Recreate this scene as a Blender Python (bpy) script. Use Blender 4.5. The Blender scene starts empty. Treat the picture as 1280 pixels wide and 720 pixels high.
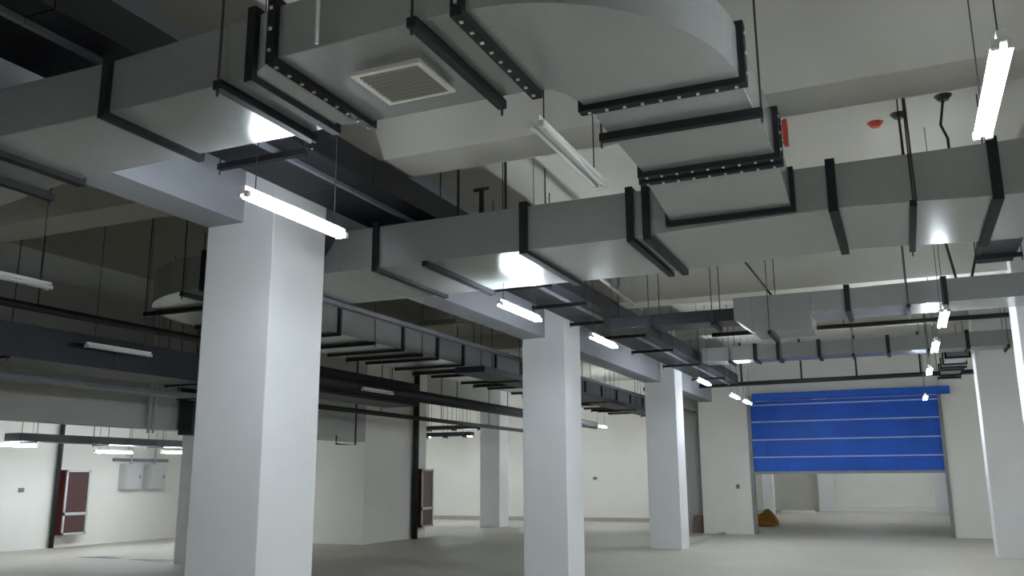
import bpy, bmesh, math, random
from mathutils import Vector, Matrix
random.seed(7)
S = bpy.context.scene
C = S.collection

# ------------------------------------------------------------------ camera
F_PX, PITCH, YAW, ROLL = 1100.0, math.radians(12.23), math.radians(23.68), math.radians(-0.333)
cam_d = bpy.data.cameras.new('camera'); cam = bpy.data.objects.new('camera', cam_d); C.objects.link(cam)
cam_d.sensor_width = 36.0; cam_d.lens = F_PX / 1280.0 * 36.0; cam_d.clip_start = 0.05; cam_d.clip_end = 200
fw = Vector((-math.sin(YAW)*math.cos(PITCH), math.cos(YAW)*math.cos(PITCH), math.sin(PITCH)))
rt = Vector((math.cos(YAW), math.sin(YAW), 0)); up = rt.cross(fw)
r2 = rt*math.cos(ROLL) + up*math.sin(ROLL); u2 = up*math.cos(ROLL) - rt*math.sin(ROLL)
m = Matrix((r2, u2, -fw)).transposed().to_4x4(); m.translation = (0, 0, 1.6)
cam.matrix_world = m
S.camera = cam
# ------------------------------------------------------------------ world, exposure
w = bpy.data.worlds.new('world'); S.world = w; w.use_nodes = True
w.node_tree.nodes['Background'].inputs[0].default_value = (0.02, 0.022, 0.026, 1)
w.node_tree.nodes['Background'].inputs[1].default_value = 1.0
S.view_settings.view_transform = 'Standard'; S.view_settings.look = 'None'
S.view_settings.gamma = 1.0; S.view_settings.use_curve_mapping = False
S.view_settings.exposure = 2.55
TUBE = 26.0          # emission of the fluorescent tubes

# ------------------------------------------------------------------ materials
def mat(name, col, rough=.6, metal=0.0, var=0.0, scale=3.0, bump=0.0, bscale=40.0, col2=None, emit=0.0, rvar=0.0, detail=5, spec=.5, stretch=None, bdetail=4):
    M = bpy.data.materials.new(name); M.use_nodes = True
    nt = M.node_tree; b = nt.nodes['Principled BSDF']
    b.inputs['Base Color'].default_value = (*col, 1); b.inputs['Roughness'].default_value = rough
    b.inputs['Metallic'].default_value = metal; b.inputs['Specular IOR Level'].default_value = spec
    if emit:
        b.inputs['Emission Color'].default_value = (*col, 1); b.inputs['Emission Strength'].default_value = emit
    if var or bump or rvar:
        tc = nt.nodes.new('ShaderNodeTexCoord'); src = tc.outputs['Object']
        if stretch:
            mp = nt.nodes.new('ShaderNodeMapping'); mp.inputs['Scale'].default_value = stretch
            nt.links.new(src, mp.inputs[0]); src = mp.outputs[0]
        n = nt.nodes.new('ShaderNodeTexNoise'); n.inputs['Scale'].default_value = scale; n.inputs['Detail'].default_value = detail
        nt.links.new(src, n.inputs['Vector'])
    if var:
        r = nt.nodes.new('ShaderNodeValToRGB'); r.color_ramp.elements[0].position = .25; r.color_ramp.elements[1].position = .75
        c2 = col2 or tuple(c*(1-var) for c in col)
        r.color_ramp.elements[0].color = (*c2, 1); r.color_ramp.elements[1].color = (*col, 1)
        nt.links.new(n.outputs['Fac'], r.inputs[0]); nt.links.new(r.outputs[0], b.inputs['Base Color'])
    if rvar:
        mr = nt.nodes.new('ShaderNodeMapRange'); mr.inputs['From Min'].default_value = .3; mr.inputs['From Max'].default_value = .7
        mr.inputs['To Min'].default_value = rough-rvar; mr.inputs['To Max'].default_value = rough+rvar
        nt.links.new(n.outputs['Fac'], mr.inputs[0]); nt.links.new(mr.outputs[0], b.inputs['Roughness'])
    if bump:
        n2 = nt.nodes.new('ShaderNodeTexNoise'); n2.inputs['Scale'].default_value = bscale; n2.inputs['Detail'].default_value = bdetail
        nt.links.new(src, n2.inputs['Vector'])
        bp = nt.nodes.new('ShaderNodeBump'); bp.inputs['Strength'].default_value = bump; bp.inputs['Distance'].default_value = .02
        nt.links.new(n2.outputs['Fac'], bp.inputs['Height']); nt.links.new(bp.outputs[0], b.inputs['Normal'])
    return M
M = dict(
    wall=mat('wall_paint', (.87,.85,.79), .75, var=.06, scale=.9),
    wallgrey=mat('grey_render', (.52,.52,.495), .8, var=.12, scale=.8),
    column=mat('column_paint', (.82,.825,.83), .6, var=.05, scale=1.6),
    slab=mat('slab_paint', (.45,.43,.375), .8, var=.12, scale=.7, bump=.1, bscale=25),
    beam=mat('beam_paint', (.55,.53,.48), .75, var=.08, scale=1.1),
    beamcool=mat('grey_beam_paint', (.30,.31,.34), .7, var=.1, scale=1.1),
    floor=mat('concrete_floor', (.58,.545,.46), .6, var=.28, scale=.55, bump=.08, bscale=30, rvar=.15, detail=8),
    kerb=mat('kerb_concrete', (.48,.47,.43), .8, var=.2, scale=3),
    galv=mat('galvanised_sheet', (.335,.345,.335), .24, .4, var=.09, scale=38, detail=3, bump=.12, bscale=1.8, bdetail=0),
    galv2=mat('dull_galvanised_sheet', (.26,.27,.265), .30, .4, var=.09, scale=38, detail=3, bump=.12, bscale=1.8, bdetail=0),
    flange=mat('black_angle_iron', (.011,.012,.015), .7, 0.0, var=.4, scale=14, spec=.3),
    rod=mat('steel_rod', (.05,.05,.05), .5, .6),
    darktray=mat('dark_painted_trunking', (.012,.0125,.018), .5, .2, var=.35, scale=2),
    navytray=mat('navy_painted_tray', (.018,.022,.032), .5, .2, var=.35, scale=2),
    greytray=mat('grey_tray', (.24,.25,.28), .5, .4, var=.2, scale=2),
    pipe=mat('black_pipe', (.02,.02,.022), .5, .2),
    pipegrey=mat('grey_pipe', (.3,.3,.3), .5, .4),
    bolt=mat('zinc_bolt', (.75,.75,.72), .3, .6),
    lampbody=mat('lamp_white', (.8,.8,.78), .4),
    tube=mat('lit_tube', (.83,.92,1.0), .3, emit=TUBE),
    tubeoff=mat('unlit_tube', (.78,.8,.78), .25),
    holder=mat('lamp_holder', (.7,.7,.7), .4),
    blue=mat('blue_shutter', (.01,.13,.74), .5, var=.25, scale=1.4),
    seam=mat('pale_blue_seam', (.50,.60,.82), .45),
    guide=mat('steel_guide', (.32,.33,.33), .45, .6, var=.2, scale=5),
    red=mat('red_paint', (.15,.018,.018), .45, var=.3, scale=5),
    glassred=mat('cabinet_glass', (.085,.04,.04), .12, spec=.6),
    alu=mat('aluminium', (.62,.62,.62), .4, .4),
    grille=mat('grille_frame', (.60,.58,.52), .5),
    slat=mat('grille_slat', (.30,.29,.25), .5),
    box=mat('grey_cabinet', (.52,.53,.52), .5, .1),
    sack=mat('ochre_sack', (.58,.29,.045), .85, var=.45, scale=9, bump=.5, bscale=14),
    brown=mat('brown_board', (.22,.16,.12), .8),
    redplastic=mat('red_plastic', (.45,.05,.03), .5),
    damp=mat('damp_concrete', (.07,.06,.048), .35, var=.3, scale=4),
    steel=mat('dark_steel_rail', (.10,.10,.115), .45, .5),
    outlet=mat('outlet_grey', (.2,.19,.17), .6),
)

# ------------------------------------------------------------------ mesh helpers
def abox(bm, x0, x1, y0, y1, z0, z1):
    v = [bm.verts.new(p) for p in ((x0,y0,z0),(x1,y0,z0),(x1,y1,z0),(x0,y1,z0),(x0,y0,z1),(x1,y0,z1),(x1,y1,z1),(x0,y1,z1))]
    for f in ((3,2,1,0),(4,5,6,7),(0,1,5,4),(1,2,6,5),(2,3,7,6),(3,0,4,7)): bm.faces.new([v[i] for i in f])
def aring(bm, a, b):
    """loft between two closed loops of points, capped"""
    n = len(a); va = [bm.verts.new(p) for p in a]; vb = [bm.verts.new(p) for p in b]
    for i in range(n): bm.faces.new((va[i], va[(i+1) % n], vb[(i+1) % n], vb[i]))
    bm.faces.new(va[::-1]); bm.faces.new(vb)
def atube(bm, pts, r, seg=8):
    pts = [Vector(p) for p in pts]; rings = []
    for i, p in enumerate(pts):
        d = (pts[min(i+1, len(pts)-1)] - pts[max(i-1, 0)]).normalized()
        a = d.cross(Vector((0,0,1)) if abs(d.z) < .9 else Vector((1,0,0))).normalized(); b = d.cross(a)
        rings.append([bm.verts.new(p + (a*math.cos(2*math.pi*k/seg) + b*math.sin(2*math.pi*k/seg))*r) for k in range(seg)])
    for q, s in zip(rings, rings[1:]):
        for k in range(seg): bm.faces.new((q[k], q[(k+1) % seg], s[(k+1) % seg], s[k]))
    bm.faces.new(rings[0][::-1]); bm.faces.new(rings[-1])
def obj(name, bm, mt, parent=None, smooth=False, bevel=0):
    bmesh.ops.recalc_face_normals(bm, faces=bm.faces)
    me = bpy.data.meshes.new(name); bm.to_mesh(me); bm.free()
    if smooth:
        for p in me.polygons: p.use_smooth = True
    me.materials.append(M[mt])
    o = bpy.data.objects.new(name, me); C.objects.link(o)
    if parent:
        o.parent = parent; o.matrix_parent_inverse = Matrix.Translation(parent.location).inverted()
    if bevel:
        bv = o.modifiers.new('bevel', 'BEVEL'); bv.width = bevel; bv.segments = 2; bv.limit_method = 'ANGLE'
    return o
def box(name, x0, x1, y0, y1, z0, z1, mt, parent=None, bevel=0):
    bm = bmesh.new(); abox(bm, x0, x1, y0, y1, z0, z1); return obj(name, bm, mt, parent, bevel=bevel)
def tube(name, pts, r, mt, parent=None, seg=8):
    bm = bmesh.new(); atube(bm, pts, r, seg); return obj(name, bm, mt, parent, smooth=seg > 6)
def tag(o, label, cat=None, group=None, kind=None):
    o['label'] = label
    if cat: o['category'] = cat
    if group: o['group'] = group
    if kind: o['kind'] = kind
    return o
def thing(name, label, cat, loc=(0,0,0), group=None):
    o = bpy.data.objects.new(name, None); C.objects.link(o); o.location = loc
    o.empty_display_size = .2
    return tag(o, label, cat, group)
def struct(o, label): return tag(o, label, kind='structure')

SLAB = 5.3
# ================================================================== the room
def floor_mesh():
    bm = bmesh.new(); abox(bm, -20, 9.5, -8, 60, -.2, 0); return obj('floor', bm, 'floor')
struct(floor_mesh(), 'bare grey concrete floor of the basement')
struct(box('ceiling', -20, 9.5, -8, 60, SLAB, SLAB+.2, 'slab'), 'painted concrete slab above the ducts')
struct(box('wall_left', -19.8, -19.5, -8, 33, 0, SLAB, 'wall'), 'white side wall of the bright bay carrying the hydrant cabinet')
struct(box('wall_right', 9.2, 9.5, -8, 60, 0, SLAB, 'wall'), 'white wall closing the basement beyond the columns')
struct(box('wall_rear', -19.5, 9.2, -8, -7.7, 0, SLAB, 'wall'), 'white wall behind the viewpoint')
struct(box('wall_far', -19.5, -6.9, 33, 33.3, 0, SLAB, 'wall'), 'cream far wall seen between the white columns')
struct(box('baseboard_far', -19.5, -6.9, 32.92, 33, 0, .14, 'kerb'), 'grey kerb at the foot of the cream far wall')
# shutter wall: a return wall, a pier, the lintel over the shutter, wall to the right
struct(box('wall_return', -7.2, -6.9, 27.3, 33.3, 0, SLAB, 'wall'), 'wall return hidden behind the third column')
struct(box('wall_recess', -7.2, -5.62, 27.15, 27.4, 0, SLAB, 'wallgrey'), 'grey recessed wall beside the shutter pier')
struct(box('wall_pier_left', -5.62, -4.2, 26.75, 27.4, 0, SLAB, 'wall'), 'white pier at the edge of the blue shutter')
struct(box('wall_pier_right', 1.02, 2.6, 26.9, 27.4, 0, SLAB, 'wall'), 'white pier on the column side of the blue shutter')
struct(box('wall_shutter_right', 2.6, 9.2, 26.9, 27.4, 0, SLAB, 'wall'), 'white wall continuing past the shutter')
struct(box('wall_lintel', -4.2, 1.02, 27.05, 27.4, 3.95, SLAB, 'wall'), 'pale wall above the blue shutter')
# room behind the shutter
struct(box('wall_beyond', -20, 9.2, 46, 46.3, 0, SLAB, 'wall'), 'pale far wall seen under the shutter')
struct(box('trim_1', -4.0, 1.25, 45.2, 46, 0, .28, 'wall'), 'white kerb at the foot of the wall beyond the shutter')
struct(box('wall_beyond_left', -9.0, -8.7, 33.3, 46, 0, SLAB, 'wall'), 'white wall of the space behind the shutter')
struct(box('column', -3.95, -3.3, 45.0, 45.6, 0, SLAB, 'column', bevel=.015), 'bright white column seen under the shutter')
struct(box('column', 1.0, 1.6, 44.4, 45.0, 0, SLAB, 'column', bevel=.015), 'white column under the shutter by its outer guide')
struct(box('column', -5.95, -5.5, 41.0, 41.5, 0, SLAB, 'column', bevel=.015), 'white column beyond the ochre sack')
struct(box('trim_2', -5.4, -4.0, 42.4, 43.4, 0, .1, 'wall'), 'low white step beyond the shutter')
# kerb running from the third column to the pier
struct(box('trim_3', -5.12, -5.0, 21.4, 26.75, 0, .05, 'kerb'), 'low concrete kerb from the third column to the pier')

# columns
def column(x0, y0, label, x1=None, y1=None):
    o = box('column', x0, x1 or x0+.74, y0, y1 or y0+.75, 0, SLAB, 'column', bevel=.010)
    return struct(o, label)
column(-5.58, 5.90, 'wide white square column, nearest of the row')
column(-5.58, 13.12, 'white column beneath the second glowing lamp of the row')
column(-5.58, 20.58, 'white column before the pier of the blue shutter')
column(-13.48, 27.9, 'white column standing before the brightest far wall')
column(-13.48, 13.95, 'white column half hidden behind the nearest one')
column(1.50, 13.12, 'white column cut by the frame edge')
column(1.50, 20.58, 'white column near the outer guide of the shutter')
# shear wall block of the far row
struct(box('wall_block', -13.5, -12.7, 19.5, 22.7, 0, SLAB, 'wall'), 'pale wall block behind the nearest column')
struct(box('wall_block_back', -17.0, -13.5, 19.5, 19.8, 0, SLAB, 'wall'), 'cream wall set back under the far grey beam')

# beams
def beam(x0, x1, y0, y1, z0, mt, label): return struct(box('ceiling_beam', x0, x1, y0, y1, z0, SLAB, mt), label)
YA = (-7.7, 5.9, 6.65, 13.12, 13.87, 20.58, 21.33, 26.75)
for a, b, l in ((-7.7, 5.9, 'grey beam running from the nearest column over the viewer'), (6.65, 13.12, 'grey beam between the first and second columns'),
                (13.87, 20.58, 'grey beam between the second and third columns'), (21.33, 26.75, 'grey beam from the third column to the shutter wall')):
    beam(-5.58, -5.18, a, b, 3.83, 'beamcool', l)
for a, b, l in ((-7.7, 13.95, 'deep grey beam over the opening to the bright bay'), (14.70, 19.5, 'deep grey beam above the cream recess'),
                (22.7, 27.9, 'high grey beam towards the far column')):
    beam(-13.1, -12.7, a, b, 2.55 if b < 25 else 3.9, 'wallgrey', l)
for y, z, l in ((6.38, 4.4, 'nearest'), (13.45, 4.35, 'second'), (20.75, 4.9, 'third')):
    beam(-5.18, 9.2, y, y+.5, z, 'beam', l+' white cross beam over the drive aisle')
    beam(-12.7, -5.58, y, y+.5, z, 'beam', l+' cross beam over the dark bay')
beam(-5.18, 9.2, -1.2, -.7, 4.4, 'beam', 'white cross beam behind the viewpoint')

# ================================================================== ducts
def rect(x, y0, y1, z0, z1): return [(x,y0,z0),(x,y1,z0),(x,y1,z1),(x,y0,z1)]
def rectY(y, x0, x1, z0, z1): return [(x0,y,z0),(x1,y,z0),(x1,y,z1),(x0,y,z1)]
INS = .03
def run_sections(t, axis, secs, mt):
    """one duct_section part for each pair of neighbouring profiles (pos, lo, hi, z0, z1)"""
    fn = rect if axis == 'X' else rectY
    secs = [(p, lo+INS, hi-INS, z0+INS, z1-INS) for p, lo, hi, z0, z1 in secs]
    for a, b in zip(secs, secs[1:]):
        bm = bmesh.new(); aring(bm, fn(*a), fn(*b)); obj('duct_section', bm, mt, t, bevel=.006)
def flange(t, axis, pos, lo, hi, z0, z1, th=.045, pr=.04, bolts=False):
    bm = bmesh.new(); a, b = pos-th/2, pos+th/2
    def bb(l0, l1, q0, q1):
        if axis == 'X': abox(bm, a, b, l0, l1, q0, q1)
        else: abox(bm, l0, l1, a, b, q0, q1)
    pr = .006; i = INS+.003
    bb(lo-pr, hi+pr, z0-pr, z0+i); bb(lo-pr, hi+pr, z1-i, z1+pr)
    bb(lo-pr, lo+i, z0+i, z1-i); bb(hi-i, hi+pr, z0+i, z1-i)
    f = obj('flange', bm, 'flange', t)
    if bolts:
        bm = bmesh.new(); n = 9
        for k in range(n):
            u = lo + (hi-lo)*(k+.5)/n
            if axis == 'Y': abox(bm, u-.008, u+.008, pos-.008, pos+.008, z0-pr-.008, z0-pr+.002)
            else: abox(bm, pos-.008, pos+.008, u-.008, u+.008, z0-pr-.008, z0-pr+.002)
        for k in range(3):
            q = z0 + (z1-z0)*(k+.5)/3
            if axis == 'Y': abox(bm, hi+pr-.002, hi+pr+.008, pos-.008, pos+.008, q-.008, q+.008)
            else: abox(bm, pos-.008, pos+.008, lo-pr-.008, lo-pr+.002, q-.008, q+.008)
        obj('bolts', bm, 'bolt', f)['kind'] = 'stuff'
    return f
def hanger(t, axis, pos, lo, hi, z, th=.05, top=SLAB, rods=(1,1), ext=.025):
    bm = bmesh.new(); l0, l1 = lo-ext, hi+ext
    if axis == 'X':
        abox(bm, pos-th/2, pos+th/2, l0, l1, z-.02, z+INS-.001); e = ((pos, l0+.008), (pos, l1-.008))
    else:
        abox(bm, l0, l1, pos-th/2, pos+th/2, z-.02, z+INS-.001); e = ((l0+.008, pos), (l1-.008, pos))
    h = obj('hanger_bar', bm, 'flange', t)
    for k, (x, y) in enumerate(e):
        if rods[k]: tube('hanger_rod', [(x, y, z-.06), (x, y, top)], .007, 'rod', h, 6)
    return h
def elbow(t, cx, cy, rx0, ry0, rx1, ry1, a0, a1, z0, z1, mt, n=16):
    rx0 += INS; ry0 += INS; rx1 -= INS; ry1 -= INS; z0 += INS; z1 -= INS
    bm = bmesh.new(); rings = []
    for k in range(n+1):
        a = a0 + (a1-a0)*k/n; c, s = math.cos(a), math.sin(a)
        rings.append([bm.verts.new(p) for p in ((cx+rx0*c, cy+ry0*s, z0), (cx+rx1*c, cy+ry1*s, z0), (cx+rx1*c, cy+ry1*s, z1), (cx+rx0*c, cy+ry0*s, z1))])
    for p, q in zip(rings, rings[1:]):
        for i in range(4): bm.faces.new((p[i], p[(i+1) % 4], q[(i+1) % 4], q[i]))
    bm.faces.new(rings[0]); bm.faces.new(rings[-1][::-1])
    return obj('duct_elbow', bm, mt, t)

# --- duct one: overhead, left to right, bends away and joins duct two
t = thing('air_duct', 'large galvanised duct overhead with a square grille, curving round to join another', 'duct', (-3, 3.7, 3.6))
ZL, ZR, TOP = 3.56, 3.65, 4.0
run_sections(t, 'X', [(-9.5, 3.2, 4.08, 3.5, 3.80), (-5.72, 3.2, 4.08, 3.5, 3.80), (-5.0, 3.22, 4.03, ZL, 3.93), (-3.88, 3.24, 4.0, ZL, 3.93),
                      (-3.03, 3.22, 4.0, ZL, 3.95), (-2.85, 3.22, 3.98, ZL, 3.96), (-2.74, 3.24, 4.19, ZR, TOP), (-1.68, 3.22, 4.19, ZR, TOP)], 'galv')
elbow(t, -1.68, 4.49, .15, .30, 1.08, 1.27, -math.pi/2, 0, ZR, TOP, 'galv', 24)
run_sections(t, 'Y', [(4.49, -1.53, -.60, ZR, TOP), (5.72, -1.53, -.58, ZR, TOP), (5.86, -1.56, -.58, ZR, TOP), (6.975, -1.64, -.62, 3.64, 3.99)], 'galv')
flange(t, 'X', -3.88, 3.24, 4.0, ZL, 3.93, .05, .035)
flange(t, 'X', -2.85, 3.22, 3.98, ZL, 3.96, .05, .035)
flange(t, 'X', -2.74, 3.24, 4.19, ZR, TOP, .05, .04, True)
flange(t, 'X', -1.68, 3.22, 4.19, ZR, TOP, .06, .04, True)
flange(t, 'X', -4.95, 3.22, 4.03, ZL, 3.93, .07, .04)
flange(t, 'Y', 4.49, -1.53, -.60, ZR, TOP, .07, .04, True)
flange(t, 'Y', 5.72, -1.53, -.58, ZR, TOP, .06, .05, True)
flange(t, 'Y', 5.86, -1.56, -.58, ZR, TOP, .06, .05, True)
flange(t, 'Y', 6.94, -1.64, -.62, 3.64, 3.99, .05, .03)
hanger(t, 'X', -3.03, 3.22, 3.98, ZL); hanger(t, 'X', -1.9, 3.22, 4.19, ZR); hanger(t, 'X', -5.28, 3.22, 4.05, ZL-.035)
hanger(t, 'Y', 4.92, -1.53, -.60, ZR)
# grille set into its underside
gx0, gx1, gy0, gy1 = -2.45, -2.04, 3.52, 3.91
bm = bmesh.new()
for a in ((gx0,gx1,gy0,gy0+.028),(gx0,gx1,gy1-.028,gy1),(gx0,gx0+.028,gy0+.028,gy1-.028),(gx1-.028,gx1,gy0+.028,gy1-.028)): abox(bm, *a, ZR-.018, ZR+.004)
gr = obj('grille', bm, 'grille', t); gr['label'] = 'square cream louvred grille'
for k in range(9):
    y = gy0+.045+k*.0375
    bm = bmesh.new(); aring(bm, [(gx0+.028,y-.012,ZR-.001),(gx0+.028,y-.009,ZR-.001),(gx0+.028,y+.012,ZR-.014),(gx0+.028,y+.009,ZR-.014)],
                            [(gx1-.028,y-.012,ZR-.001),(gx1-.028,y-.009,ZR-.001),(gx1-.028,y+.012,ZR-.014),(gx1-.028,y+.009,ZR-.014)])
    obj('slat', bm, 'slat', gr)
box('red_tag', -.572, -.54, 5.90, 5.99, 3.82, 3.99, 'redplastic', t)

# --- duct two: crossing the aisle, elbow at its far left end, running away as duct three
t = thing('air_duct', 'long galvanised duct crossing the aisle behind the nearest column', 'duct', (-1, 7.6, 3.55))
Y0, Y1, Z0, Z1 = 6.95, 8.4, 3.55, 4.02
run_sections(t, 'X', [(-6.6, Y0, Y1, Z0, 3.98), (-5.75, Y0, Y1, Z0, 3.79), (-5.08, Y0, Y1, Z0, 3.79), (-4.9, Y0, Y1, Z0, Z1), (-4.48, Y0, Y1, Z0, Z1), (-2.94, Y0, Y1, Z0, Z1),
                      (-1.96, Y0, Y1, Z0, Z1), (-1.82, Y0, Y1, Z0+.01, Z1), (-.34, Y0, Y1, Z0+.05, Z1), (.22, Y0, Y1, Z0+.03, Z1), (.78, Y0, Y1, Z0, Z1), (2.2, Y0, Y1, Z0, Z1), (6, Y0, Y1, Z0, Z1)], 'galv')
for x, th in ((-4.48,.06),(-2.94,.07),(-1.96,.06),(-1.82,.06),(-.34,.07),(.78,.07),(2.2,.06),(4,.06)):
    flange(t, 'X', x, Y0, Y1, Z0 + (.05 if x == -.34 else 0), Z1, th, .035)
hanger(t, 'X', -3.92, Y0, Y1, Z0, .06, rods=(0,0)); hanger(t, 'X', .22, Y0, Y1, Z0+.03, .05); hanger(t, 'X', 3.0, Y0, Y1, Z0)
tube('hanger_rod', [(.24, 6.9, 3.6), (.22, 6.9, SLAB)], .008, 'rod', t, 6)
elbow(t, -6.6, 8.75, .40, .35, 1.80, 1.80, -math.pi/2, -math.pi, Z0, 3.98, 'galv', 20)
flange(t, 'X', -6.6, Y0, Y1, Z0, 3.98, .07, .035)
hanger(t, 'X', -6.9, 7.0, 8.4, Z0-.01)
hanger(t, 'Y', 7.75, -8.2, -6.95, Z0)

t = thing('air_duct', 'galvanised duct with many black flanges running away through the dark bay', 'duct', (-7.7, 9, 3.55))
ys = (8.80, 10.04, 11.75, 12.87, 13.83, 15.2, 16.5, 17.8, 19.1, 20.4, 21.7, 23.0, 24.3, 25.6, 26.6)
run_sections(t, 'Y', [(y, -8.4, -7.0, Z0, 3.99) for y in ys], 'galv')
for y in ys: flange(t, 'Y', y, -8.4, -7.0, Z0, 3.99, .055, .035)
for y in (9.4, 10.9, 12.3, 14.5, 17.1, 19.8, 22.3, 25.0): hanger(t, 'Y', y, -8.4, -7.0, Z0)

# --- flat dark trunking over the lamp row
t = thing('cable_trunking', 'wide dark trunking running overhead along the lit lamp row', 'trunking', (-4.4, 0, 4.12))
ys = (-7.6, -3.0, 0.5, 3.0, 6.2, 9.2, 12.4, 15.6, 18.8, 22.0, 24.6)
for a, b in zip(ys, ys[1:]):
    box('trunking_section', -4.82, -4.03, a+.004, b-.004, 4.12, 4.36, 'darktray', t)
    box('lip', -4.30, -4.26, a+.004, b-.004, 4.085, 4.12, 'greytray', t)
for y in (2.0, 5.2, 8.9, 10.4, 11.8, 13.4, 15.0, 17.0, 19.5, 22.5): hanger(t, 'Y', y, -4.82, -4.03, 4.055, .05)
tag(box('cable_tray', -5.79, -5.71, 6.9, 26.9, 3.52, 3.57, 'steel'), 'slim grey cable tray hung behind the column row', 'cable tray')

# --- duct four and its darker branch
t = thing('air_duct', 'galvanised duct with a dropped end box hanging past the large crossing duct', 'duct', (0, 12.2, 3.68))
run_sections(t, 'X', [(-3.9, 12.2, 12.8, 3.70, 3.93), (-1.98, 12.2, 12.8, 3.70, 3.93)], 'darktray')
run_sections(t, 'X', [(-1.96, 11.9, 12.75, 3.66, 4.01), (-1.72, 11.9, 12.75, 3.47, 4.01), (-.97, 11.9, 12.75, 3.47, 4.01)], 'galv')
run_sections(t, 'X', [(-.968, 11.9, 12.72, 3.68, 4.01), (-.51, 11.9, 12.72, 3.68, 4.01), (.62, 11.9, 12.72, 3.68, 4.03), (1.9, 11.9, 12.72, 3.68, 4.03), (5, 11.9, 12.72, 3.68, 4.03)], 'galv')
for x in (-.51, .62, 1.9, 3.2): flange(t, 'X', x, 11.9, 12.72, 3.68, 4.02, .07, .035)
for x in (-3.2, -2.3): hanger(t, 'X', x, 12.2, 12.8, 3.70)
for x in (-1.5, .2, 2.6): hanger(t, 'X', x, 11.9, 12.75, 3.47 if x < -1 else 3.68)
for a, b in (((-1.45, 12.3, 3.975), (-2.3, 12.3, SLAB)), ((.80, 12.3, 3.995), (.60, 12.3, SLAB)), ((.95, 12.3, 3.995), (1.3, 12.3, SLAB))): tube('brace', [a, b], .018, 'rod', t, 6)
# --- duct five
t = thing('air_duct', 'slim galvanised duct crossing in front of the shutter wall', 'duct', (0, 19.5, 4.05))
xs = (-3.9, -2.76, -2.28, -1.46, -.13, 1.31, 2.6, 4.2)
run_sections(t, 'X', [(x, 19.2, 19.9, 4.04, 4.40) for x in xs], 'galv2')
for x in xs[1:-1]: flange(t, 'X', x, 19.2, 19.9, 4.04, 4.40, .07, .035)
for x in (-3.3, -.8, .6, 2.0): hanger(t, 'X', x, 19.2, 19.9, 4.04)
# --- small branch ducts by the outer columns
t = thing('air_duct', 'short dark branch duct between the two crossing ducts by the frame edge', 'duct', (1.2, 10, 4.1))
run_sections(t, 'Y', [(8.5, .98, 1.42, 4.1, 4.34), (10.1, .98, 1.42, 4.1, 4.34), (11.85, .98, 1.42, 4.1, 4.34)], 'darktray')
flange(t, 'Y', 10.1, .98, 1.42, 4.1, 4.34); hanger(t, 'Y', 9.3, .98, 1.42, 4.1); hanger(t, 'Y', 11.4, .98, 1.42, 4.1)
t = thing('air_duct', 'small flanged duct beside the column near the shutter', 'duct', (1.2, 23, 4.0))
ys = (20.2, 21.4, 22.6, 23.8, 24.8)
run_sections(t, 'Y', [(y, .92, 1.40, 3.98, 4.28) for y in ys], 'galv2')
for y in ys[:-1]: flange(t, 'Y', y, .92, 1.40, 3.98, 4.28, .06, .04)
hanger(t, 'Y', 22.0, .92, 1.40, 3.98); hanger(t, 'Y', 24.3, .92, 1.40, 3.98)

# ================================================================== trays and pipes of the dark bay
t = thing('cable_tray', 'broad navy tray hung along the dark bay', 'cable tray', (-10.6, 9, 3.1))
for a, b in ((-3, 2), (2, 5.5), (5.5, 9), (9, 12.4)):
    box('tray_section', -10.95, -10.05, a+.004, b-.004, 3.12, 3.55, 'navytray', t)
for a, b in ((12.4, 15.0), (15.0, 17.6)): box('tray_section', -10.95, -10.05, a+.004, b-.004, 3.22, 3.72, 'navytray', t)
for y in (3.6, 7.4, 10.9): hanger(t, 'Y', y, -10.95, -10.05-INS, 3.12)
t = thing('cable_tray', 'slim grey tray under the navy tray', 'cable tray', (-11.5, 9, 2.95))
box('tray_section', -11.75, -11.35, -3, 12.9, 3.02, 3.10, 'greytray', t)
for y in (4, 8, 12): hanger(t, 'Y', y, -11.75, -11.35-INS, 3.02)
t = thing('cable_tray', 'navy cross tray dropping beside the half hidden column', 'cable tray', (-12.5, 13, 2.5))
box('tray_section', -12.64, -12.3, 12.95, 13.75, 2.45, 3.75, 'navytray', t)
for y in (13.1, 13.6): tube('hanger_rod', [(-12.45, y, 3.74), (-12.45, y, SLAB)], .01, 'rod', t, 6)
t = thing('pipe', 'black pipe hung high along the dark bay above the navy tray', 'pipe', (-9.6, 0, 3.7))
tube('pipe_run', [(-9.5, 4.4, 3.66), (-9.5, 12.0, 3.66)], .05, 'pipe', t, 10)
for y in (5, 7.3, 10): tube('hanger_rod', [(-9.5, y, 3.7), (-9.5, y, SLAB)], .008, 'rod', t, 6)
t = thing('pipe', 'thick black pipe running away behind the first two columns', 'pipe', (-10, 18, 3.4))
tube('pipe_run', [(-9.8, 12.3, 3.40), (-9.8, 29.5, 3.40)], .13, 'pipe', t, 12)
for y in (13, 16, 19, 22, 25, 28): tube('hanger_rod', [(-9.8, y, 3.44), (-9.8, y, SLAB)], .01, 'rod', t, 6)
t = thing('pipe', 'thin black pipe running away beside the thick one', 'pipe', (-11.3, 18, 3.1))
tube('pipe_run', [(-11.3, 13.5, 3.12), (-11.3, 30, 3.12)], .055, 'pipe', t, 10)
for y in (15, 18, 21, 24, 27): tube('hanger_rod', [(-11.3, y, 3.16), (-11.3, y, SLAB)], .01, 'rod', t, 6)
t = thing('pipe', 'black pipe crossing in front of the wall over the blue shutter', 'pipe', (-1, 25, 4.1))
tube('pipe_run', [(-6.8, 25, 4.12), (1.4, 25, 4.18), (4.5, 25, 4.2)], .06, 'pipe', t, 10)
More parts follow.
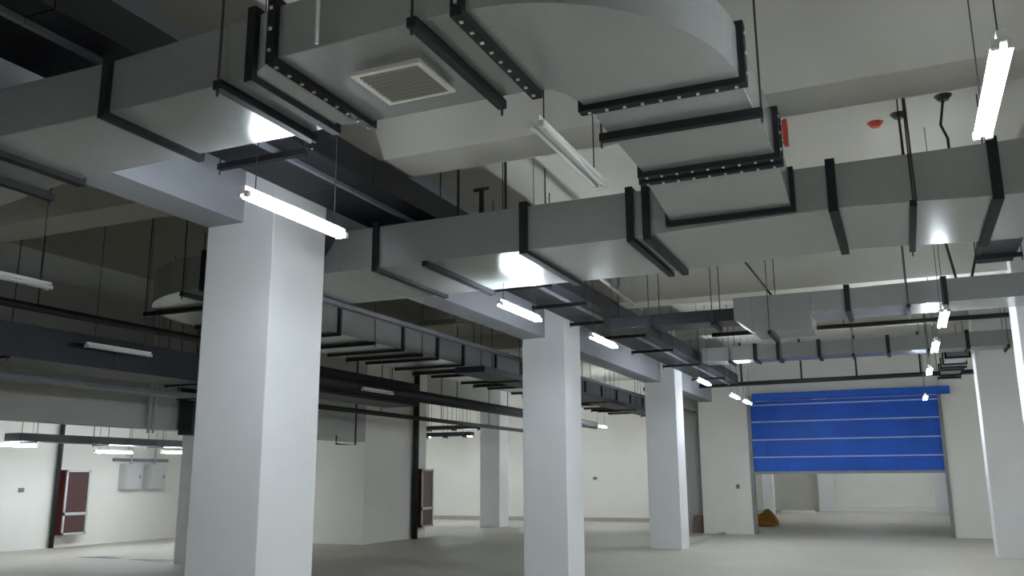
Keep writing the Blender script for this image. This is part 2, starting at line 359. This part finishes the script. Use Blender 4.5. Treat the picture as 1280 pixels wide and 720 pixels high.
for x in (-4.0, -2.4, -1.0, .55, 2.4): tube('hanger_rod', [(x, 25, 4.12), (x, 25, SLAB)], .025, 'pipe', t, 8)
t = thing('pipe', 'dark pipe hung under the third white cross beam', 'pipe', (0, 20.6, 4.85))
tube('pipe_run', [(-3.9, 20.55, 4.86), (5, 20.55, 4.86)], .05, 'pipe', t, 10)
for x in (-3, -1, 1.0, 3.2): tube('hanger_rod', [(x, 20.55, 4.9), (x, 20.55, SLAB)], .01, 'rod', t, 6)
t = thing('cable_tray', 'dark tray hung behind the second and third columns', 'cable tray', (-6.5, 20, 3.3))
for a, b in ((13, 18), (18, 23), (23, 26.9)): box('tray_section', -6.75, -6.2, a+.004, b-.004, 3.32, 3.42, 'navytray', t)
for y in (14.5, 17, 19.5, 22, 24.5): hanger(t, 'Y', y, -6.75, -6.2-INS, 3.32)
t = thing('conduit', 'thin grey conduit running from the dropped end box towards the lamps', 'conduit', (-2, 9, 4.3))
tube('pipe_run', [(-3.7, 8.6, 4.5), (-3.75, 13.4, 4.3)], .03, 'pipegrey', t, 8)
for y in (9.5, 12.5): tube('hanger_rod', [(-3.72, y, 4.42), (-3.72, y, SLAB)], .008, 'rod', t, 6)
# wire drop with a stirrup in front of the block
t = thing('pipe_hanger', 'empty U-shaped pipe hanger before the pale wall block', 'pipe hanger', (-12.2, 18, 2.4))
tube('stirrup', [(-12.2, 17.5, 2.62), (-12.2, 17.5, 2.42), (-12.2, 18.3, 2.42), (-12.2, 18.3, SLAB)], .022, 'pipe', t, 6)
t = thing('pipe', 'grey twin pipe hanging down the grey beam of the bright bay', 'pipe', (-12.5, 12.2, 2.5))
tube('pipe_run', [(-12.62, 12.2, 2.45), (-12.62, 12.2, SLAB)], .03, 'alu', t, 8)
tube('pipe_run', [(-12.62, 12.32, 2.45), (-12.62, 12.32, SLAB)], .02, 'alu', t, 8)
# vertical risers
tag(tube('pipe', [(-12.58, 21.9, 0), (-12.58, 21.9, SLAB)], .085, 'pipe', seg=12), 'black riser pipe beside the hydrant cabinet of the pale block', 'pipe')
tag(tube('pipe', [(-19.40, 15.98, 0), (-19.40, 15.98, SLAB)], .06, 'pipe', seg=12), 'black riser pipe on the wall of the bright bay', 'pipe')

# sprinkler points on the slab
def rosette(x, y, t, mt):
    bm = bmesh.new(); bmesh.ops.create_cone(bm, cap_ends=True, segments=14, radius1=.045, radius2=.085, depth=.05, matrix=Matrix.Translation((x, y, SLAB-.025)))
    return obj('rosette', bm, mt, t)
t = thing('sprinkler', 'red sprinkler rosette on the slab past the large crossing duct', 'sprinkler', (.02, 9.65, SLAB)); rosette(.02, 9.65, t, 'redplastic')
for pts, l in (([(.25, 9.5, SLAB-.02), (.27, 9.5, 4.1)], 'dark sprinkler point with a straight drop next to the red rosette'),
               ([(.66, 9.2, SLAB-.02), (.61, 9.2, 5.0), (.66, 9.2, 4.85), (.65, 9.2, 4.1)], 'dark sprinkler point with a crooked drop near the corner lamp')):
    t = thing('sprinkler', l, 'sprinkler', pts[0]); rosette(pts[0][0], pts[0][1], t, 'pipe'); tube('drop_pipe', pts, .013, 'pipe', t, 8)
for (x, y, zz, l) in ((-3.9, 8.1, 4.05, 'black valve stem standing over the crossing duct'),):
    t = thing('valve', l, 'valve', (x, y, zz))
    tube('stem', [(x, y, Z1+.002), (x, y, 4.62)], .03, 'pipe', t, 8)
    tube('handle', [(x-.09, y, 4.63), (x+.09, y, 4.63)], .022, 'pipe', t, 8)
for x, y, l in ((-4.0, 7.75, 'thin rod rising from the crossing duct beside the valve'), (-3.62, 8.1, 'thin rod rising from the crossing duct past the valve')):
    tag(tube('hanger_rod', [(x, y, Z1+.002), (x, y, SLAB)], .014, 'rod', seg=6), l, 'rod')
tag(tube('conduit', [(-2.39, 3.15, 3.63), (-2.39, 3.15, SLAB)], .010, 'alu', seg=8), 'thin white conduit hanging before the grilled duct', 'conduit')

# ================================================================== lamps
def batten(x, y, z, label, lit=True, axis='Y', group='twin-tube batten lamps', L=1.1, wires=True, top=(SLAB, SLAB)):
    """twin-tube batten: y is the near end (axis Y) or x the start (axis X)"""
    t = thing('batten_lamp', label, 'lamp', (x, y, z), group)
    def P(u, v, q): return (x+v, y+u, z+q) if axis == 'Y' else (x+u, y+v, z+q)
    def B(u0, u1, v0, v1, q0, q1, name, mt, par):
        a, b = P(u0, v0, q0), P(u1, v1, q1)
        return box(name, min(a[0],b[0]), max(a[0],b[0]), min(a[1],b[1]), max(a[1],b[1]), a[2], b[2], mt, par)
    bm = bmesh.new()     # trapezoid housing
    prof = ((-.010,.022),(.010,.022),(.02,.05),(.02,.075),(-.02,.075),(-.02,.05))
    aring(bm, [P(0, v, q) for v, q in prof], [P(L, v, q) for v, q in prof])
    h = obj('housing', bm, 'lampbody', t)
    for v in (-.029, .029):
        tube('tube', [P(.03, v, .02), P(L-.03, v, .02)], .014, 'tube' if lit else 'tubeoff', t, 10)
        for u in (0, L-.03): B(u, u+.03, v-.016, v+.016, .002, .04, 'tube_holder', 'holder', t)
    if wires:
        for u, q in zip((.12, L-.12), top):
            q, uu = q if isinstance(q, tuple) else (q, u)
            tube('suspension_wire', [P(u, 0, .075), P(uu, 0, q-z)], .004, 'rod', h, 6)
    return t
batten(-3.65, 4.13, 3.33, 'glowing batten lamp hanging before the nearest column')
batten(-3.65, 7.98, 3.32, 'glowing batten lamp just past the crossing duct, above the second column', top=(3.575, SLAB))
batten(-3.65, 10.88, 3.40, 'glowing batten lamp right beside the second column')
batten(-3.65, 17.52, 3.48, 'glowing batten lamp beside the top of the third column')
batten(-3.65, 21.08, 3.48, 'glowing batten lamp over the pier, second from the shutter')
batten(-3.65, 22.90, 3.48, 'glowing batten lamp at the shutter corner, last of the column row')
batten(0.504, 3.74, 3.27, 'glowing batten lamp hanging alone in the top corner')
batten(0.504, 9.89, 3.24, 'glowing batten lamp under the duct with the dropped end box')
batten(0.504, 12.75, 3.32, 'glowing batten lamp second in the row leading to the shutter', top=((4.35, .75), 4.35))
batten(0.504, 16.23, 3.36, 'glowing batten lamp third in the row leading to the shutter')
batten(0.504, 20.72, 3.26, 'glowing batten lamp in front of the blue shutter', top=(4.9, (4.9, .5)))
batten(-9.0, 28.8, 3.93, 'glowing batten lamp before the cream far wall, the higher one')
batten(-9.9, 29.9, 3.38, 'glowing batten lamp before the cream far wall, the lower one')
batten(-17, 12.3, 2.31, 'glowing batten lamp in the bright bay at the frame edge')
batten(-17, 14.9, 2.23, 'glowing batten lamp in the bright bay above the hydrant cabinet')
batten(-17, 16.9, 2.27, 'glowing batten lamp in the bright bay near the half hidden column')
batten(-16.6, 24.5, 2.9, 'glowing batten lamp beyond the pale wall block')
batten(-17.0, 29.6, 3.2, 'glowing batten lamp before the brightest far wall')
batten(-15.2, 29.6, 3.18, 'glowing batten lamp beside the far column')
batten(-1.65, 4.09, 3.43, 'unlit batten lamp hanging beside the curved duct', lit=False, group='unlit batten lamps')
batten(-7.6, 4.85, 3.45, 'unlit batten lamp at the frame edge in the dark bay', lit=False, group='unlit batten lamps')
batten(-9.85, 8.35, 3.34, 'unlit batten lamp before the navy tray', lit=False, group='unlit batten lamps')
batten(-9.6, 14.6, 3.30, 'unlit batten lamp behind the nearest column beside the thick black pipe', lit=False, group='unlit batten lamps')
# unseen fill lamps added behind the viewpoint, in the outer bay and beyond the shutter
batten(-4, -1.60, 3.50, 'unseen batten fill lamp added behind the viewpoint, in the column row')
batten(0.55, -2.60, 3.42, 'unseen batten fill lamp added behind the viewpoint, in the outer row')
batten(-1.8, -3.40, 3.50, 'unseen batten fill lamp added behind the viewpoint, in the middle row')
batten(-4, -5.40, 3.50, 'unseen batten fill lamp added behind the viewpoint, last of the column row')
batten(0.55, -6.00, 3.42, 'unseen batten fill lamp added behind the viewpoint, last of the outer row')
batten(5.5, 5.0, 3.5, 'unseen batten fill lamp added in the bay outside the frame, nearer')  # outer bay lamps added out of frame for extra fill in the aisle
batten(5.5, 19.5, 3.5, 'unseen batten fill lamp added in the bay outside the frame, by the shutter wall')
batten(5.5, 23.5, 3.5, 'unseen batten fill lamp added in the bay outside the frame, last before the shutter wall')
batten(5.5, 14.0, 3.5, 'unseen batten fill lamp added in the bay outside the frame, farther')
batten(-1.5, 35.0, 3.8, 'unseen batten fill lamp added in the space behind the shutter, nearer')  # hidden lamps added to brighten the space past the shutter
batten(1.5, 38.0, 3.8, 'unseen batten fill lamp added in the space behind the shutter, outer side')
batten(-6.0, 38.0, 3.8, 'unseen batten fill lamp added in the space behind the shutter, inner side')
batten(-.5, 43.0, 3.8, 'unseen batten fill lamp added in the space behind the shutter, by the kerb')
batten(-2.5, 41.0, 3.8, 'unseen batten fill lamp added in the space behind the shutter, farther')

# trays in the bright bay, with their lamps beneath
t = thing('cable_tray', 'grey tray hung over the lamps of the bright bay', 'cable tray', (-16.4, 14, 2.5))
for a, b in ((12.4, 14.1), (14.1, 16.0), (16.0, 18.0)): box('tray_section', -16.7, -16.25, a+.01, b-.01, 2.40, 2.56, 'greytray', t)
for y in (12.8, 14.6, 16.2, 17.6): hanger(t, 'Y', y, -16.7, -16.25-INS, 2.40, .05)
for x0, x1, y, z, l in ((-16.6, -13.9, 29.2, 3.40, 'upper dark cross tray before the bright far wall'), (-16.4, -14.2, 28.6, 3.12, 'lower dark cross tray before the bright far wall')):
    t = thing('cable_tray', l, 'cable tray', (x0, y, z))
    box('tray_section', x0, x1, y, y+.3, z, z+.14, 'navytray', t)
    for x in (x0+.3, (x0+x1)/2, x1-.3): hanger(t, 'X', x, y, y+.3, z-INS, .04)

# ================================================================== hydrant cabinets, boxes
def hydrant(x, y, w, label):
    """cabinet on a wall facing +X; x is the wall face, y the near edge"""
    t = thing('hydrant_cabinet', label, 'hydrant cabinet', (x, y, .3))
    d = .24; z0, zm, z1 = .30, .80, 1.88
    box('body', x+.001, x+d, y, y+w, z0, z1, 'red', t)
    fr = bmesh.new()
    for a in ((y, y+w, z0, z0+.05), (y, y+w, zm-.03, zm+.04), (y, y+w, z1-.05, z1)): abox(fr, x+d, x+d+.03, *a)
    for a in ((y, y+.05), (y+w-.05, y+w)): abox(fr, x+d, x+d+.03, a[0], a[1], z0, z1)
    f = obj('door_frame', fr, 'alu', t)
    box('pane', x+d+.001, x+d+.012, y+.05, y+w-.05, z0+.05, zm-.03, 'glassred', f)
    box('pane', x+d+.001, x+d+.012, y+.05, y+w-.05, zm+.04, z1-.05, 'glassred', f)
    box('handle', x+d+.03, x+d+.05, y+w-.045, y+w-.02, 1.1, 1.24, 'holder', f)
    return t
hydrant(-19.5, 16.1, .72, 'red hydrant cabinet with aluminium framed door on the bright bay wall')
hydrant(-12.7, 22.02, .66, 'red hydrant cabinet at the end of the pale wall block')
for y, l in ((17.95, 'grey wall box in the bright bay, nearer the hydrant cabinet'), (18.8, 'grey wall box in the bright bay, nearer the half hidden column')):
    t = thing('wall_box', l, 'electrical box', (-19.4, y, 1.4), 'grey wall boxes')
    box('body', -19.499, -19.25, y, y+.6, 1.38, 2.05, 'box', t, bevel=.01)
    box('door', -19.25, -19.235, y+.04, y+.56, 1.42, 2.01, 'box', t)
    box('latch', -19.235, -19.22, y+.48, y+.51, 1.66, 1.76, 'outlet', t)
    tube('conduit', [(-19.4, y+.3, 2.05), (-19.4, y+.3, SLAB)], .025, 'alu', t, 8)
tag(box('wall_trunking', -19.499, -19.4, 17.7, 19.6, 2.12, 2.2, 'greytray'), 'grey trunking above the two wall boxes', 'trunking')
tag(box('wall_outlet', -19.499, -19.47, 15.0, 15.14, 1.35, 1.45, 'outlet'), 'small dark outlet on the bright bay wall', 'outlet')
tag(box('wall_outlet', -4.62, -4.52, 26.73, 26.749, 1.28, 1.40, 'outlet'), 'small grey outlet on the shutter pier', 'outlet')
tag(box('wall_outlet', -11.1, -10.95, 32.97, 32.999, 1.55, 1.65, 'outlet'), 'small dark outlet on the cream far wall', 'outlet')
tag(box('board_offcut', -5.95, -5.66, 26.95, 27.1, 0, .5, 'brown'), 'brown board leaning in the recess by the pier', 'board')

# ================================================================== the blue shutter
t = thing('roller_shutter', 'half open blue fire shutter with pale seams', 'shutter', (-1.6, 26.9, 1.71))
zs = (1.75, 2.17, 2.67, 3.19, 3.68, 3.80)
for a, b in zip(zs, zs[1:]):
    bm = bmesh.new(); n = 24; F0, B0 = [], []
    for k in range(n+1):
        x = -4.16 + 5.14*k/n; wob = .012*math.sin(k*1.7+a*5)
        F0.append((x, 26.93+wob)); B0.append((x, 26.97+wob))
    vs = [[bm.verts.new((x, y, z)) for x, y in L] for L, z in ((F0, a+.012), (F0, b-.012), (B0, b-.012), (B0, a+.012))]
    for k in range(n):
        for i in range(4):
            p, q = vs[i], vs[(i+1) % 4]; bm.faces.new((p[k], p[k+1], q[k+1], q[k]))
    bm.faces.new([v[0] for v in vs]); bm.faces.new([v[-1] for v in vs][::-1])
    obj('curtain_panel', bm, 'blue', t)
for z in zs[1:-1]: box('seam', -4.16, .98, 26.91, 26.99, z-.018, z+.018, 'seam', t)['label'] = 'pale blue seam'
box('bottom_bar', -4.17, .99, 26.90, 26.99, 1.69, 1.765, 'guide', t)
for a, b in ((-4.2, -4.10), (.93, 1.02)): box('guide_rail', a, b, 26.85, 27.04, 0, 3.82, 'guide', t)
hb = box('shutter_box', -4.0, 1.25, 26.62, 26.895, 3.80, 4.0, 'blue', t, bevel=.02)

# ================================================================== ochre sack heap
bm = bmesh.new(); bmesh.ops.create_icosphere(bm, subdivisions=4, radius=1)
for v in bm.verts:
    n = .16*math.sin(5*v.co.x+2*v.co.y)+.12*math.sin(9*v.co.z+4*v.co.x)+.08*math.sin(13*v.co.y+6*v.co.z)+random.uniform(-.02,.02)
    r = 1+n*.6; taper = 1-.3*max(v.co.z, 0)
    v.co = Vector((v.co.x*.46*r*taper, v.co.y*.36*r*taper, v.co.z*.50*r))
    v.co.z = max(v.co.z, 0) if v.co.z < .02 else v.co.z
bmesh.ops.translate(bm, verts=bm.verts, vec=(-4.5, 31.6, 0))
sk = obj('sack', bm, 'sack', smooth=True); tag(sk, 'crumpled ochre sack on the floor beyond the shutter', 'sack')

# ================================================================== damp stains on the floor
for x, y, rx, ry, l in ((-16.0, 14.45, .5, .16, 'thin dark damp patch on the floor before the hydrant cabinet'), (-14.35, 14.35, .52, .22, 'dark damp patch on the floor by the half hidden column')):
    bm = bmesh.new(); n = 28; top_, bot = [], []
    for k in range(n):
        a = 2*math.pi*k/n; q = 1+.25*math.sin(3*a+x)+.15*math.sin(7*a+y)
        top_.append((x+rx*q*math.cos(a), y+ry*q*math.sin(a), .004)); bot.append((x+rx*q*math.cos(a), y+ry*q*math.sin(a), .0005))
    aring(bm, bot, top_); tag(obj('damp_patch', bm, 'damp'), l, 'stain')
